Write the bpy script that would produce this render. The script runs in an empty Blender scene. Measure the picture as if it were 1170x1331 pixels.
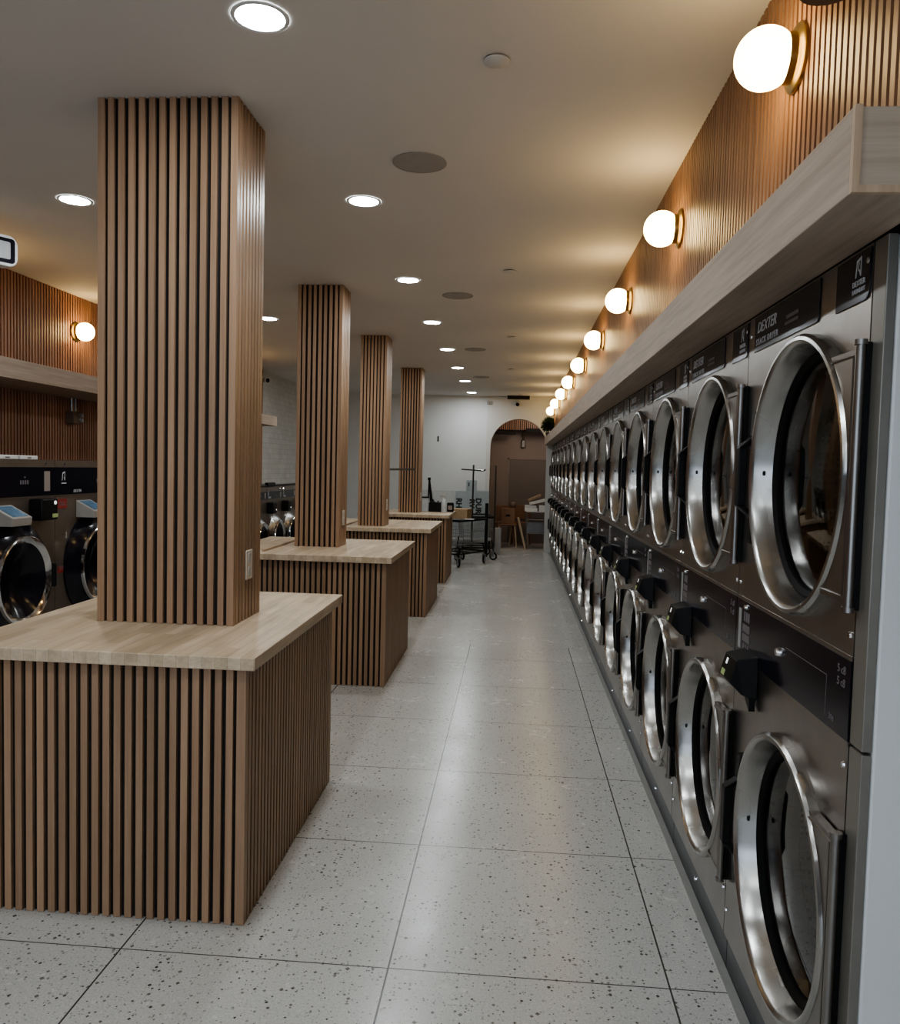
import bpy, math, random
from math import sin, cos, pi, radians, sqrt
from mathutils import Vector, Matrix
random.seed(7)
S = bpy.context.scene
COL = S.collection

# ---------------------------------------------------------------- mesh builder
class MB:
    def __init__(s): s.v = []; s.f = []
    def add(s, vs, fs):
        o = len(s.v); s.v += [tuple(p) for p in vs]; s.f += [tuple(i + o for i in f) for f in fs]; return s
    def box(s, x0, x1, y0, y1, z0, z1):
        return s.add([(x0,y0,z0),(x1,y0,z0),(x1,y1,z0),(x0,y1,z0),(x0,y0,z1),(x1,y0,z1),(x1,y1,z1),(x0,y1,z1)],
                     [(0,3,2,1),(4,5,6,7),(0,1,5,4),(1,2,6,5),(2,3,7,6),(3,0,4,7)])
    def cyl(s, a, b, r, n=12, r2=None):
        return s.tube([a, b], [r, r if r2 is None else r2], n)
    def tube(s, pts, r, n=8, closed=False):
        pts = [Vector(p) for p in pts]; m = len(pts)
        rs = r if isinstance(r, (list, tuple)) else [r]*m
        vs = []; up = None
        for i, p in enumerate(pts):
            if closed: d = pts[(i+1) % m] - pts[i-1]
            else: d = pts[min(i+1, m-1)] - pts[max(i-1, 0)]
            d.normalize()
            if up is None: up = Vector((0,0,1)) if abs(d.z) < .9 else Vector((1,0,0))
            a = d.cross(up).normalized(); b = a.cross(d).normalized(); up = b
            for k in range(n):
                t = 2*pi*k/n; vs.append(p + rs[i]*(cos(t)*a + sin(t)*b))
        fs = []
        for i in range(m if closed else m-1):
            j = (i+1) % m
            for k in range(n):
                l = (k+1) % n; fs.append((i*n+k, i*n+l, j*n+l, j*n+k))
        if not closed:
            fs.append(tuple(range(n))[::-1]); fs.append(tuple((m-1)*n+k for k in range(n)))
        return s.add(vs, fs)
    def lathe(s, prof, c, axis='z', n=48, cap0=False, cap1=False):
        # prof: (radius, offset along axis)
        vs = []; c = Vector(c)
        for r, h in prof:
            for k in range(n):
                t = 2*pi*k/n; a, b = r*cos(t), r*sin(t)
                vs.append(c + Vector({'z': (a,b,h), 'x': (h,a,b), 'y': (b,h,a)}[axis]))
        fs = []; m = len(prof)
        for i in range(m-1):
            for k in range(n):
                l = (k+1) % n; fs.append((i*n+k, i*n+l, (i+1)*n+l, (i+1)*n+k))
        if cap0: fs.append(tuple(range(n))[::-1])
        if cap1: fs.append(tuple((m-1)*n+k for k in range(n)))
        return s.add(vs, fs)
    def prism(s, poly, axis, h0, h1):
        n = len(poly); mk = {'z': lambda a,b,h: (a,b,h), 'x': lambda a,b,h: (h,a,b), 'y': lambda a,b,h: (b,h,a)}[axis]
        return s.add([mk(a,b,h0) for a,b in poly] + [mk(a,b,h1) for a,b in poly],
                     [tuple(range(n))[::-1], tuple(range(n, 2*n))] + [(i, (i+1)%n, n+(i+1)%n, n+i) for i in range(n)])
    def sphere(s, c, r, nu=24, nv=14, sx=1, sy=1, sz=1):
        prof = [(max(r*sin(pi*i/nv), 1e-5), -r*cos(pi*i/nv)) for i in range(nv+1)]
        o = len(s.v); s.lathe(prof, (0,0,0), 'z', nu)
        for i in range(o, len(s.v)):
            p = s.v[i]; s.v[i] = (c[0]+p[0]*sx, c[1]+p[1]*sy, c[2]+p[2]*sz)
        return s
    def xf(s, M, start=0):
        for i in range(start, len(s.v)): s.v[i] = tuple(M @ Vector(s.v[i]))
        return s
    def build(s, name, mat, parent=None, bevel=0, smooth=False, seg=2):
        me = bpy.data.meshes.new(name); me.from_pydata(s.v, [], s.f); me.validate(); 
        import bmesh
        bm = bmesh.new(); bm.from_mesh(me); bmesh.ops.recalc_face_normals(bm, faces=bm.faces); bm.to_mesh(me); bm.free()
        if mat: me.materials.append(mat)
        o = bpy.data.objects.new(name, me); COL.objects.link(o)
        if parent: o.parent = parent
        if smooth:
            me.polygons.foreach_set('use_smooth', [True]*len(me.polygons))
            try: me.set_sharp_from_angle(angle=radians(35))
            except Exception: pass
        if bevel:
            b = o.modifiers.new('bevel', 'BEVEL'); b.width = bevel; b.segments = seg; b.limit_method = 'ANGLE'; b.angle_limit = radians(40)
        return o

def tag(o, label=None, cat=None, group=None, kind=None):
    if label: o['label'] = label
    if cat: o['category'] = cat
    if group: o['group'] = group
    if kind: o['kind'] = kind
    return o
def empty(name, loc, label, cat, group=None, rz=0, kind=None):
    o = bpy.data.objects.new(name, None); COL.objects.link(o); o.location = loc; o.rotation_euler = (0,0,rz)
    o.empty_display_size = .05
    return tag(o, label, cat, group, kind)
def struct(o): o['kind'] = 'structure'; return o
def copy_tree(o, parent=None):
    c = o.copy(); COL.objects.link(c); c.parent = parent
    for ch in list(o.children): copy_tree(ch, c)
    return c
def text_mb(txt, size, o, right, up, depth=.0006, shear=0, font_space=1.0, width=None, bold=0):
    """lettering as mesh: baseline-left at o, advancing along right, upright along up"""
    cu = bpy.data.curves.new('t', 'FONT'); cu.body = txt; cu.size = size; cu.extrude = depth; cu.shear = shear; cu.offset = bold; cu.space_character = font_space
    cu.resolution_u = 3
    ob = bpy.data.objects.new('t', cu); COL.objects.link(ob)
    dg = bpy.context.evaluated_depsgraph_get(); dg.update()
    me = bpy.data.meshes.new_from_object(ob.evaluated_get(dg))
    R = Vector(right); U = Vector(up); N = R.cross(U); O = Vector(o)
    w = max((v.co.x for v in me.vertices), default=1); kx = (width/w) if width else 1
    m = MB(); m.add([O + R*(v.co.x*kx) + U*v.co.y + N*v.co.z for v in me.vertices], [tuple(p.vertices) for p in me.polygons])
    bpy.data.objects.remove(ob); bpy.data.curves.remove(cu); bpy.data.meshes.remove(me)
    return m

# ---------------------------------------------------------------- materials
def new_mat(name):
    m = bpy.data.materials.new(name); m.use_nodes = True; nt = m.node_tree; nt.nodes.clear()
    out = nt.nodes.new('ShaderNodeOutputMaterial'); return m, nt, out
def L(nt, a, b): nt.links.new(a, b)
def N(nt, t, **k):
    n = nt.nodes.new(t)
    for a, b in k.items(): setattr(n, a, b)
    return n
def mth(nt, op, a, b=None, c=None):
    n = N(nt, 'ShaderNodeMath', operation=op)
    for i, x in enumerate((a, b, c)):
        if x is None: continue
        if isinstance(x, (int, float)): n.inputs[i].default_value = x
        else: L(nt, x, n.inputs[i])
    return n.outputs[0]
def mixc(nt, f, a, b, blend='MIX'):
    n = N(nt, 'ShaderNodeMix', data_type='RGBA', blend_type=blend)
    for i, x in ((0, f), (6, a), (7, b)):
        if isinstance(x, (int, float)): n.inputs[i].default_value = x
        elif isinstance(x, tuple): n.inputs[i].default_value = (*x, 1) if len(x) == 3 else x
        else: L(nt, x, n.inputs[i])
    return n.outputs[2]
def ramp(nt, f, stops):
    n = N(nt, 'ShaderNodeValToRGB'); e = n.color_ramp.elements
    while len(e) < len(stops): e.new(.5)
    for i, (p, c) in enumerate(stops):
        e[i].position = p; e[i].color = (*c, 1) if isinstance(c, tuple) else (c, c, c, 1)
    L(nt, f, n.inputs[0]); return n.outputs[0]
def coords(nt, scale=(1,1,1), kind='Object', rot=(0,0,0)):
    tc = N(nt, 'ShaderNodeTexCoord'); mp = N(nt, 'ShaderNodeMapping'); mp.inputs['Scale'].default_value = scale; mp.inputs['Rotation'].default_value = rot
    L(nt, tc.outputs[kind], mp.inputs[0]); return mp.outputs[0]
def wcoords(nt, scale=(1,1,1)):
    g = N(nt, 'ShaderNodeNewGeometry'); mp = N(nt, 'ShaderNodeMapping'); mp.inputs['Scale'].default_value = scale
    L(nt, g.outputs['Position'], mp.inputs[0]); return mp.outputs[0]
def noise(nt, v, scale, detail=3, rough=.5):
    n = N(nt, 'ShaderNodeTexNoise'); n.inputs['Scale'].default_value = scale; n.inputs['Detail'].default_value = detail; n.inputs['Roughness'].default_value = rough
    L(nt, v, n.inputs['Vector']); return n.outputs['Fac']
def princ(nt, out, col, rough=.5, metal=0, bump=None, bstr=.1, bdist=.001, spec=None, emit=None, estr=0):
    b = N(nt, 'ShaderNodeBsdfPrincipled')
    for k, x in (('Base Color', col), ('Roughness', rough), ('Metallic', metal)):
        if isinstance(x, tuple): b.inputs[k].default_value = (*x, 1)
        elif isinstance(x, (int, float)): b.inputs[k].default_value = x
        else: L(nt, x, b.inputs[k])
    if spec is not None: b.inputs['Specular IOR Level'].default_value = spec
    if emit: b.inputs['Emission Color'].default_value = (*emit, 1); b.inputs['Emission Strength'].default_value = estr
    if bump is not None:
        bn = N(nt, 'ShaderNodeBump'); bn.inputs['Strength'].default_value = bstr; bn.inputs['Distance'].default_value = bdist
        L(nt, bump, bn.inputs['Height']); L(nt, bn.outputs[0], b.inputs['Normal'])
    L(nt, b.outputs[0], out.inputs[0]); return b
def flat(name, col, rough=.5, metal=0, var=.06, spec=None, emit=None, estr=0, sc=14):
    m, nt, out = new_mat(name); v = coords(nt); n = noise(nt, v, sc, 4)
    f = ramp(nt, n, [(.3, 1-var), (.7, 1+var)])
    princ(nt, out, mixc(nt, 1, col, f, 'MULTIPLY'), rough, metal, spec=spec, emit=emit, estr=estr); return m
def wood(name, c1, c2, axis='z', rough=.42, isl=.28, spec=.4):
    m, nt, out = new_mat(name)
    sc = {'z': (60,60,2.2), 'y': (60,2.2,60), 'x': (2.2,60,60)}[axis]
    v = wcoords(nt, sc); n = noise(nt, v, 1, 5, .6); n2 = noise(nt, wcoords(nt, (2,2,1)), 1, 2)
    c = mixc(nt, ramp(nt, n, [(.3, 0.), (.72, 1.)]), c1, c2)
    g = N(nt, 'ShaderNodeNewGeometry'); r = g.outputs['Random Per Island']
    f = mth(nt, 'ADD', mth(nt, 'MULTIPLY', r, isl), 1-isl/2); f = mth(nt, 'MULTIPLY', f, mth(nt, 'ADD', mth(nt, 'MULTIPLY', n2, .3), .85))
    cc = N(nt, 'ShaderNodeCombineColor'); [L(nt, f, cc.inputs[i]) for i in range(3)]
    princ(nt, out, mixc(nt, 1, c, cc.outputs[0], 'MULTIPLY'), rough, 0, n, .15, .0008, spec=spec); return m

M = {}
M['slat'] = wood('slat_oak', (.29,.178,.108), (.385,.25,.16), 'z')
M['slat_red'] = wood('slat_oak_warm', (.27,.145,.085), (.37,.21,.125), 'z')
M['slat_left'] = wood('slat_oak_red', (.31,.15,.095), (.42,.225,.15), 'z')
M['ledge'] = wood('ledge_oak', (.33,.25,.19), (.47,.375,.295), 'y', .5, .05)
M['ledge_end'] = wood('ledge_end_oak', (.38,.30,.23), (.50,.42,.335), 'x', .5, .05)
M['black_back'] = flat('black_backing', (.012,.009,.008), .8)
M['warmwood'] = wood('brown_wood', (.20,.10,.055), (.29,.155,.09), 'x', .45)
M['palewood'] = wood('pale_wood', (.42,.30,.20), (.55,.42,.30), 'z', .5)
def counter_mat():
    m, nt, out = new_mat('butcher_block')
    g = N(nt, 'ShaderNodeNewGeometry'); sx = N(nt, 'ShaderNodeSeparateXYZ'); L(nt, g.outputs['Position'], sx.inputs[0])
    cb = N(nt, 'ShaderNodeCombineXYZ'); L(nt, sx.outputs[1], cb.inputs[0]); L(nt, sx.outputs[0], cb.inputs[1])
    br = N(nt, 'ShaderNodeTexBrick'); L(nt, cb.outputs[0], br.inputs[0]); br.offset = .37; br.offset_frequency = 2
    br.inputs['Scale'].default_value = 1; br.inputs['Brick Width'].default_value = .46; br.inputs['Row Height'].default_value = .042
    br.inputs['Mortar Size'].default_value = .0006; br.inputs['Bias'].default_value = 0
    br.inputs['Color1'].default_value = (.50,.385,.265,1); br.inputs['Color2'].default_value = (.62,.50,.37,1); br.inputs['Mortar'].default_value = (.36,.27,.18,1)
    n = noise(nt, wcoords(nt, (70,4,70)), 1, 5, .6)
    n3 = noise(nt, wcoords(nt, (24,3,24)), 1, 2)
    c = mixc(nt, 1, br.outputs[0], ramp(nt, n, [(.3, .86), (.7, 1.08)]), 'MULTIPLY')
    c = mixc(nt, 1, c, ramp(nt, n3, [(.3, .86), (.7, 1.1)]), 'MULTIPLY')
    princ(nt, out, c, .42, 0, spec=.4); return m
M['counter'] = counter_mat()
def terrazzo():
    m, nt, out = new_mat('terrazzo')
    g = N(nt, 'ShaderNodeNewGeometry'); P = g.outputs['Position']; sx = N(nt, 'ShaderNodeSeparateXYZ'); L(nt, P, sx.inputs[0])
    # distort lookup so chips are angular and irregular
    def chips(scale, thr, seed):
        ad = N(nt, 'ShaderNodeVectorMath', operation='ADD'); L(nt, P, ad.inputs[0]); ad.inputs[1].default_value = (seed, seed*1.7, 0)
        vo = N(nt, 'ShaderNodeTexVoronoi'); vo.inputs['Scale'].default_value = scale; vo.inputs['Randomness'].default_value = 1; vo.distance = 'MANHATTAN'
        L(nt, ad.outputs[0], vo.inputs['Vector'])
        sc = N(nt, 'ShaderNodeSeparateColor'); L(nt, vo.outputs['Color'], sc.inputs[0])
        size = mth(nt, 'MULTIPLY', mth(nt, 'POWER', sc.outputs[0], 3.0), thr)
        return mth(nt, 'LESS_THAN', vo.outputs['Distance'], size), sc.outputs[1]
    n1 = noise(nt, wcoords(nt, (1,1,1)), 1.3, 3); n2 = noise(nt, wcoords(nt), 160, 2)
    base = mixc(nt, n1, (.47,.465,.445), (.57,.565,.545))
    base = mixc(nt, 1, base, ramp(nt, n2, [(.35, .88), (.65, 1.07)]), 'MULTIPLY')
    a, ca = chips(66, .56, 0); b, cb2 = chips(125, .85, 3.1); d, cd = chips(38, .27, 7.7)
    base = mixc(nt, mth(nt, 'MULTIPLY', b, .8), base, mixc(nt, cb2, (.14,.135,.125), (.62,.61,.58)))
    base = mixc(nt, mth(nt, 'MULTIPLY', a, .92), base, mixc(nt, ca, (.03,.028,.026), (.22,.20,.18)))
    base = mixc(nt, mth(nt, 'MULTIPLY', d, .95), base, (.035,.03,.03))
    def line(c, o, p, w):
        t = mth(nt, 'FRACT', mth(nt, 'ADD', mth(nt, 'DIVIDE', mth(nt, 'SUBTRACT', c, o), p), 100.5))
        return mth(nt, 'LESS_THAN', mth(nt, 'ABSOLUTE', mth(nt, 'SUBTRACT', t, .5)), w/p)
    gx = line(sx.outputs[0], -.335, .83, .0028); gy = line(sx.outputs[1], 2.341, .805, .0022)
    fade = mth(nt, 'LESS_THAN', sx.outputs[1], 6.9)
    gl = mth(nt, 'MULTIPLY', mth(nt, 'MAXIMUM', gx, gy), fade)
    base = mixc(nt, gl, base, (.07,.065,.06))
    n3 = noise(nt, wcoords(nt, (1,1,1)), 3.0, 4); n4 = noise(nt, wcoords(nt), 22, 4)
    rg = mth(nt, 'ADD', mth(nt, 'MULTIPLY', n3, .16), mth(nt, 'ADD', mth(nt, 'MULTIPLY', n4, .10), .115))
    princ(nt, out, base, rg, 0, spec=.45); return m
M['terrazzo'] = terrazzo()
M['floor_back'] = flat('back_floor', (.36,.34,.31), .5)
def steel(name, col, rough, axis, bumpy=0, aniso=0):
    m, nt, out = new_mat(name)
    sc = {'z': (6,400,400) , 'y': (400,3,400), 'v': (400,400,3)}[axis]
    n = noise(nt, coords(nt, sc), 1, 3); n2 = noise(nt, coords(nt), 7, 3)
    c = mixc(nt, 1, col, ramp(nt, n2, [(.3, .88), (.7, 1.06)]), 'MULTIPLY')
    r = mth(nt, 'ADD', mth(nt, 'MULTIPLY', noise(nt, coords(nt), 5, 2) if bumpy else n, .10), rough - .05)
    bn = noise(nt, coords(nt), 9, 0)
    princ(nt, out, c, r, 1, None if bumpy else n, .03, .0005); return m
M['steel'] = steel('brushed_steel', (.38,.36,.34), .32, 'y')
M['post_steel'] = flat('post_steel', (.24,.225,.20), .4, .4)
M['steel_rim'] = steel('polished_steel', (.43,.42,.405), .27, 'v', .10)
M['steel_washer'] = flat('washer_steel', (.24,.20,.165), .34, .65)
M['steel_plate'] = steel('plate_steel', (.30,.285,.27), .33, 'v')
M['wire'] = flat('wire_steel', (.30,.30,.30), .4, .8)
M['steel_drum'] = steel('drum_steel', (.46,.47,.47), .18, 'v', .22)
M['steel_dark'] = steel('dark_steel', (.16,.15,.145), .28, 'y')
M['chrome'] = flat('chrome', (.72,.72,.73), .1, 1)
M['brass'] = flat('brass', (.27,.19,.08), .36, 1)
M['brass_dark'] = flat('brass_dark', (.16,.10,.05), .4, 1)
M['black_gloss'] = flat('black_gloss', (.009,.009,.016), .14, 0, spec=.4)
M['black'] = flat('black_plastic', (.008,.008,.008), .42, 0, spec=.22)
M['rubber'] = flat('black_rubber', (.008,.008,.008), .6, 0, spec=.2)
M['kick'] = flat('dark_kick_plate', (.030,.032,.040), .28, 0, .25)
M['curb'] = flat('grey_curb', (.30,.30,.285), .5)
M['white'] = flat('white_paint', (.60,.585,.56), .6, 0, .03, sc=2)
M['white_cool'] = flat('cool_white_paint', (.66,.67,.67), .6, 0, .03, sc=2)
M['ceil'] = flat('ceiling_paint', (.68,.645,.605), .75, 0, .025, sc=1.5)
M['tan'] = flat('tan_paint', (.32,.265,.235), .7, 0, .04, sc=2)
M['tan_dark'] = flat('tan_panel', (.20,.17,.15), .6, 0, .04, sc=2)
M['fixture'] = flat('ceiling_fixture', (.36,.33,.30), .6)
M['brown'] = flat('brown_fixture', (.17,.12,.085), .6)
M['letter'] = flat('white_lettering', (.62,.62,.64), .5)
M['letter_dim'] = flat('dim_lettering', (.16,.14,.15), .5)
M['letter_black'] = flat('black_lettering', (.02,.02,.025), .6)
M['grey'] = flat('grey_plastic', (.33,.33,.33), .45)
M['greylight'] = flat('light_grey_plastic', (.48,.48,.47), .45)
M['paper'] = flat('white_paper', (.72,.71,.68), .7)
M['carton'] = flat('cardboard', (.36,.25,.15), .8)
M['board'] = flat('bluish_board', (.40,.45,.47), .6)
M['board3'] = flat('grey_blue_board', (.36,.41,.43), .6)
M['board2'] = flat('pale_board', (.56,.58,.58), .6)
M['red'] = flat('red_sticker', (.30,.035,.03), .5)
M['outlet'] = flat('almond_plastic', (.62,.56,.48), .4)
M['leaf'] = flat('leaf_green', (.05,.085,.028), .5, 0, .4)
M['pot'] = flat('dark_pot', (.05,.045,.04), .6)
M['cloudy'] = flat('frosted_bottle', (.55,.60,.64), .25)
M['green_lcd'] = flat('green_display', (.30,.36,.17), .3, 0, .1, emit=(.4,.5,.2), estr=.12)
M['led_white'] = flat('white_led', (.8,.8,.8), .3, 0, .02, emit=(1,1,1), estr=.5)
M['screen'] = flat('blue_screen', (.03,.06,.10), .12, 0, .8, sc=9, emit=(.10,.17,.24), estr=.35)
def glow(name, col, s):
    m, nt, out = new_mat(name); e = N(nt, 'ShaderNodeEmission'); e.inputs[0].default_value = (*col, 1); e.inputs[1].default_value = s
    L(nt, e.outputs[0], out.inputs[0]); return m
GLOBE, DOWN = 17, 170
M['globe'] = glow('globe_glow', (1, .80, .50), GLOBE)
M['down'] = glow('downlight_glow', (.90, .97, 1), DOWN)
def globe_mat():
    # opal glass: bright even glow
    m, nt, out = new_mat('opal_globe'); lw = N(nt, 'ShaderNodeLayerWeight'); lw.inputs[0].default_value = .35
    e = N(nt, 'ShaderNodeEmission'); L(nt, mixc(nt, lw.outputs['Facing'], (1,.74,.36), (1,.64,.22)), e.inputs[0]); e.inputs[1].default_value = GLOBE
    L(nt, e.outputs[0], out.inputs[0]); return m
M['globe'] = globe_mat()
def glass(name, tint, gl, rough=.03):
    m, nt, out = new_mat(name); t = N(nt, 'ShaderNodeBsdfTransparent'); t.inputs[0].default_value = (*tint, 1)
    g = N(nt, 'ShaderNodeBsdfGlossy'); g.inputs['Roughness'].default_value = rough; g.inputs['Color'].default_value = (.9,.9,.9,1)
    f = N(nt, 'ShaderNodeFresnel'); f.inputs[0].default_value = 1.5
    mx = N(nt, 'ShaderNodeMixShader'); L(nt, mth(nt, 'MULTIPLY', f.outputs[0], gl), mx.inputs[0]); L(nt, t.outputs[0], mx.inputs[1]); L(nt, g.outputs[0], mx.inputs[2])
    L(nt, mx.outputs[0], out.inputs[0]); return m
M['door_glass'] = glass('door_glass', (.62,.64,.63), 1.3)
M['pane'] = glass('window_pane', (.95,.97,1), 1)
def perf(name):
    m, nt, out = new_mat(name); v = coords(nt, (1,1,1))
    vo = N(nt, 'ShaderNodeTexVoronoi'); vo.inputs['Scale'].default_value = 62; vo.inputs['Randomness'].default_value = .12; L(nt, v, vo.inputs['Vector'])
    h = mth(nt, 'LESS_THAN', vo.outputs['Distance'], .33)
    princ(nt, out, mixc(nt, h, (.34,.345,.34), (.015,.015,.015)), .35, mth(nt, 'SUBTRACT', .9, mth(nt, 'MULTIPLY', h, .9))); return m
M['perf'] = perf('perforated_drum')
def brick_mat():
    m, nt, out = new_mat('painted_brick')
    g = N(nt, 'ShaderNodeNewGeometry'); sx = N(nt, 'ShaderNodeSeparateXYZ'); L(nt, g.outputs['Position'], sx.inputs[0])
    cb = N(nt, 'ShaderNodeCombineXYZ'); L(nt, mth(nt, 'ADD', sx.outputs[0], sx.outputs[1]), cb.inputs[0]); L(nt, sx.outputs[2], cb.inputs[1])
    br = N(nt, 'ShaderNodeTexBrick'); L(nt, cb.outputs[0], br.inputs[0]); br.inputs['Scale'].default_value = 1
    br.inputs['Brick Width'].default_value = .21; br.inputs['Row Height'].default_value = .075; br.inputs['Mortar Size'].default_value = .004; br.inputs['Mortar Smooth'].default_value = .6
    br.inputs['Color1'].default_value = (.60,.60,.575,1); br.inputs['Color2'].default_value = (.55,.55,.53,1); br.inputs['Mortar'].default_value = (.45,.45,.43,1)
    n = noise(nt, wcoords(nt), 9, 4)
    c = mixc(nt, 1, br.outputs[0], ramp(nt, n, [(.3, .93), (.7, 1.05)]), 'MULTIPLY')
    princ(nt, out, c, .6, 0, br.outputs['Fac'], -.3, .004); return m
M['brick'] = brick_mat()

# ---------------------------------------------------------------- camera (solved from the photograph)
F = 1057.734; yaw, pit, rol = -.0780768533, -.0539342193, .0248482076
cy_, sy_ = cos(yaw), sin(yaw)
fw = Vector((sy_*cos(pit), cy_*cos(pit), sin(pit))); r_ = Vector((cy_, -sy_, 0)); u_ = r_.cross(fw)
r2 = cos(rol)*r_ + sin(rol)*u_; u2 = -sin(rol)*r_ + cos(rol)*u_
cam = bpy.data.cameras.new('camera'); co = bpy.data.objects.new('camera', cam); COL.objects.link(co)
cam.sensor_fit = 'HORIZONTAL'; cam.sensor_width = 36; cam.lens = F/1170*36; cam.clip_start = .05; cam.clip_end = 100
co.matrix_world = Matrix(((r2.x,u2.x,-fw.x,0),(r2.y,u2.y,-fw.y,0),(r2.z,u2.z,-fw.z,1.5),(0,0,0,1)))
S.camera = co

# ---------------------------------------------------------------- setting
CE = 2.82; XR = .67; XL = -3.59; YB = 14.87; YF = -3.2
struct(MB().box(-3.8, 1.8, YF-.1, YB+.12, -.1, 0).build('floor', M['terrazzo']))
struct(MB().box(-1.2, 1.8, YB+.12, 17.1, -.1, -.001).build('floor_back_room', M['floor_back']))
struct(MB().box(-3.8, 1.8, YF-.1, 17.1, CE, CE+.1).build('ceiling', M['ceil']))
def slats_along_y(m, x0, x1, y0, y1, z0, z1, pitch=.034, w=.0203):
    n = int((y1-y0)/pitch)
    for i in range(n):
        a = y0 + i*pitch; m.box(x0, x1, a, a+w, z0, z1)
def slats_along_x(m, x0, x1, y0, y1, z0, z1, pitch=.0375, w=.0225):
    n = max(1, round((x1-x0+pitch-w)/pitch)); p = (x1-x0-w)/max(1, n-1)
    for i in range(n):
        a = x0 + i*p; m.box(a, a+w, y0, y1, z0, z1)
# right: bulkhead above the dryers clad with slats
wr = struct(MB().box(XR+.016, 1.78, -1.0, YB, 1.956, CE).build('wall_right', M['black_back']))
m = MB(); slats_along_y(m, XR, XR+.017, -.9, YB-.01, 2.0, CE-.001); m.build('slats', M['slat_red'], wr)
struct(MB().box(1.66, 1.78, YF, YB, 0, 1.956).build('wall_right_service', M['white']))
struct(MB().box(.690, 1.66, 1.572, 1.60, 0, 1.95).build('wall_partition', M['white_cool'], bevel=.006))
# left wall
wl = struct(MB().box(XL-.15, XL-.016, YF, YB+.1, 0, CE).build('wall_left', M['brick']))
wb_ = MB().box(XL-.018, XL-.0135, YF, 11.4, 0, CE).build('slat_backing', M['black_back'], wl)
m = MB(); slats_along_y(m, XL-.015, XL, -.5, 11.4, .0, CE-.001, .037, .0222); m.build('slats', M['slat_left'], wl)
# back wall (plain part + arch part)
struct(MB().box(XL-.15, -.53, YB+.03, YB+.17, 0, CE).build('wall_back', M['white_cool']))
AX, AR, AZ = .055, .512, 1.905   # arch
m = MB(); na = 28
arc = [(AX - AR*cos(pi*i/na), AZ + AR*sin(pi*i/na)) for i in range(na+1)]
poly_l = -.53; poly_r = 1.66
def wall_with_arch(y0, y1):
    vs = []; fs = []
    for y in (y0, y1):
        vs += [(poly_l, y, 0), (AX-AR, y, 0)]
        for a, z in arc: vs += [(a, y, z), (a if 0 < 1 else a, y, CE)]
        vs += [(AX+AR, y, 0), (poly_r, y, 0), (poly_l, y, CE), (poly_r, y, CE), (poly_l, y, AZ), (poly_r, y, AZ)]
    K = len(vs)//2; A = lambda i: 2+2*i
    e = 2 + 2*(na+1)
    quads = [(0, 1, A(0), e+4), (e+4, A(0), A(0)+1, e+2)]
    for i in range(na): quads.append((A(i), A(i+1), A(i+1)+1, A(i)+1))
    quads += [(e, e+1, e+5, A(na)), (A(na), e+5, e+3, A(na)+1)]
    for q in quads: fs.append(q); fs.append(tuple(i+K for i in q[::-1]))
    rim = [1] + [A(i) for i in range(na+1)] + [e]
    for a, b in zip(rim, rim[1:]): fs.append((a, b, b+K, a+K))
    fs.append((0, e+4, e+4+K, K)); fs.append((e+4, e+2, e+2+K, e+4+K))
    return MB().add(vs, fs)
struct(wall_with_arch(YB, YB+.14).build('wall_back_arch', M['white']))
# room behind the arch
BY = 16.8
struct(MB().box(-1.2, 1.8, BY, BY+.12, 0, CE).build('wall_back_room', M['tan']))
struct(MB().box(-.62, -.5, YB+.14, BY, 0, CE).build('wall_back_room_left', M['tan']))
struct(MB().box(1.3, 1.4, YB+.14, BY, 0, CE).build('wall_back_room_right', M['tan']))
d = struct(MB().box(-.12, .72, BY-.012, BY-.001, 0.0, 1.71).build('door_1', M['tan_dark'], bevel=.004))
m = MB().box(-.15, -.12, BY-.02, BY-.001, 0, 1.74).box(.72, .75, BY-.02, BY-.001, 0, 1.74).box(-.15, .75, BY-.02, BY-.001, 1.71, 1.74)
m.build('door_frame', M['tan'], d)
m = MB(); slats_along_x(m, -.49, 1.28, BY-.35, BY-.335, 2.30, CE-.002, .042, .024)
tr = struct(MB().box(-.49, 1.29, BY-.335, BY-.30, 2.28, CE-.002).build('trim_1', M['black_back'])); m.build('slats', M['slat_red'], tr)
struct(MB().box(-.49, .0, BY-.42, BY-.36, 2.2, 2.262).build('trim_2', M['black_back']))
struct(MB().box(.2, 1.28, BY-.42, BY-.36, 2.25, 2.33).build('trim_3', M['black_back']))
# street side, behind the camera
wf = struct(MB().box(XL-.15, 1.8, YF-.1, YF, 0, .5).box(XL-.15, 1.8, YF-.1, YF, 2.6, CE).box(XL-.15, -3.2, YF-.1, YF, .5, 2.6).box(1.4, 1.8, YF-.1, YF, .5, 2.6).build('wall_front', M['white']))
w1 = struct(MB().box(-3.2, 1.4, YF-.06, YF-.05, .5, 2.6).build('window_1', M['pane']))
m = MB()
for x in (-3.2, -1.69, -.17, 1.35): m.box(x, x+.05, YF-.08, YF-.02, .5, 2.6)
m.box(-3.2, 1.4, YF-.08, YF-.02, .5, .55).box(-3.2, 1.4, YF-.08, YF-.02, 2.55, 2.6); m.build('window_frame', M['black'], w1)

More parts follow.
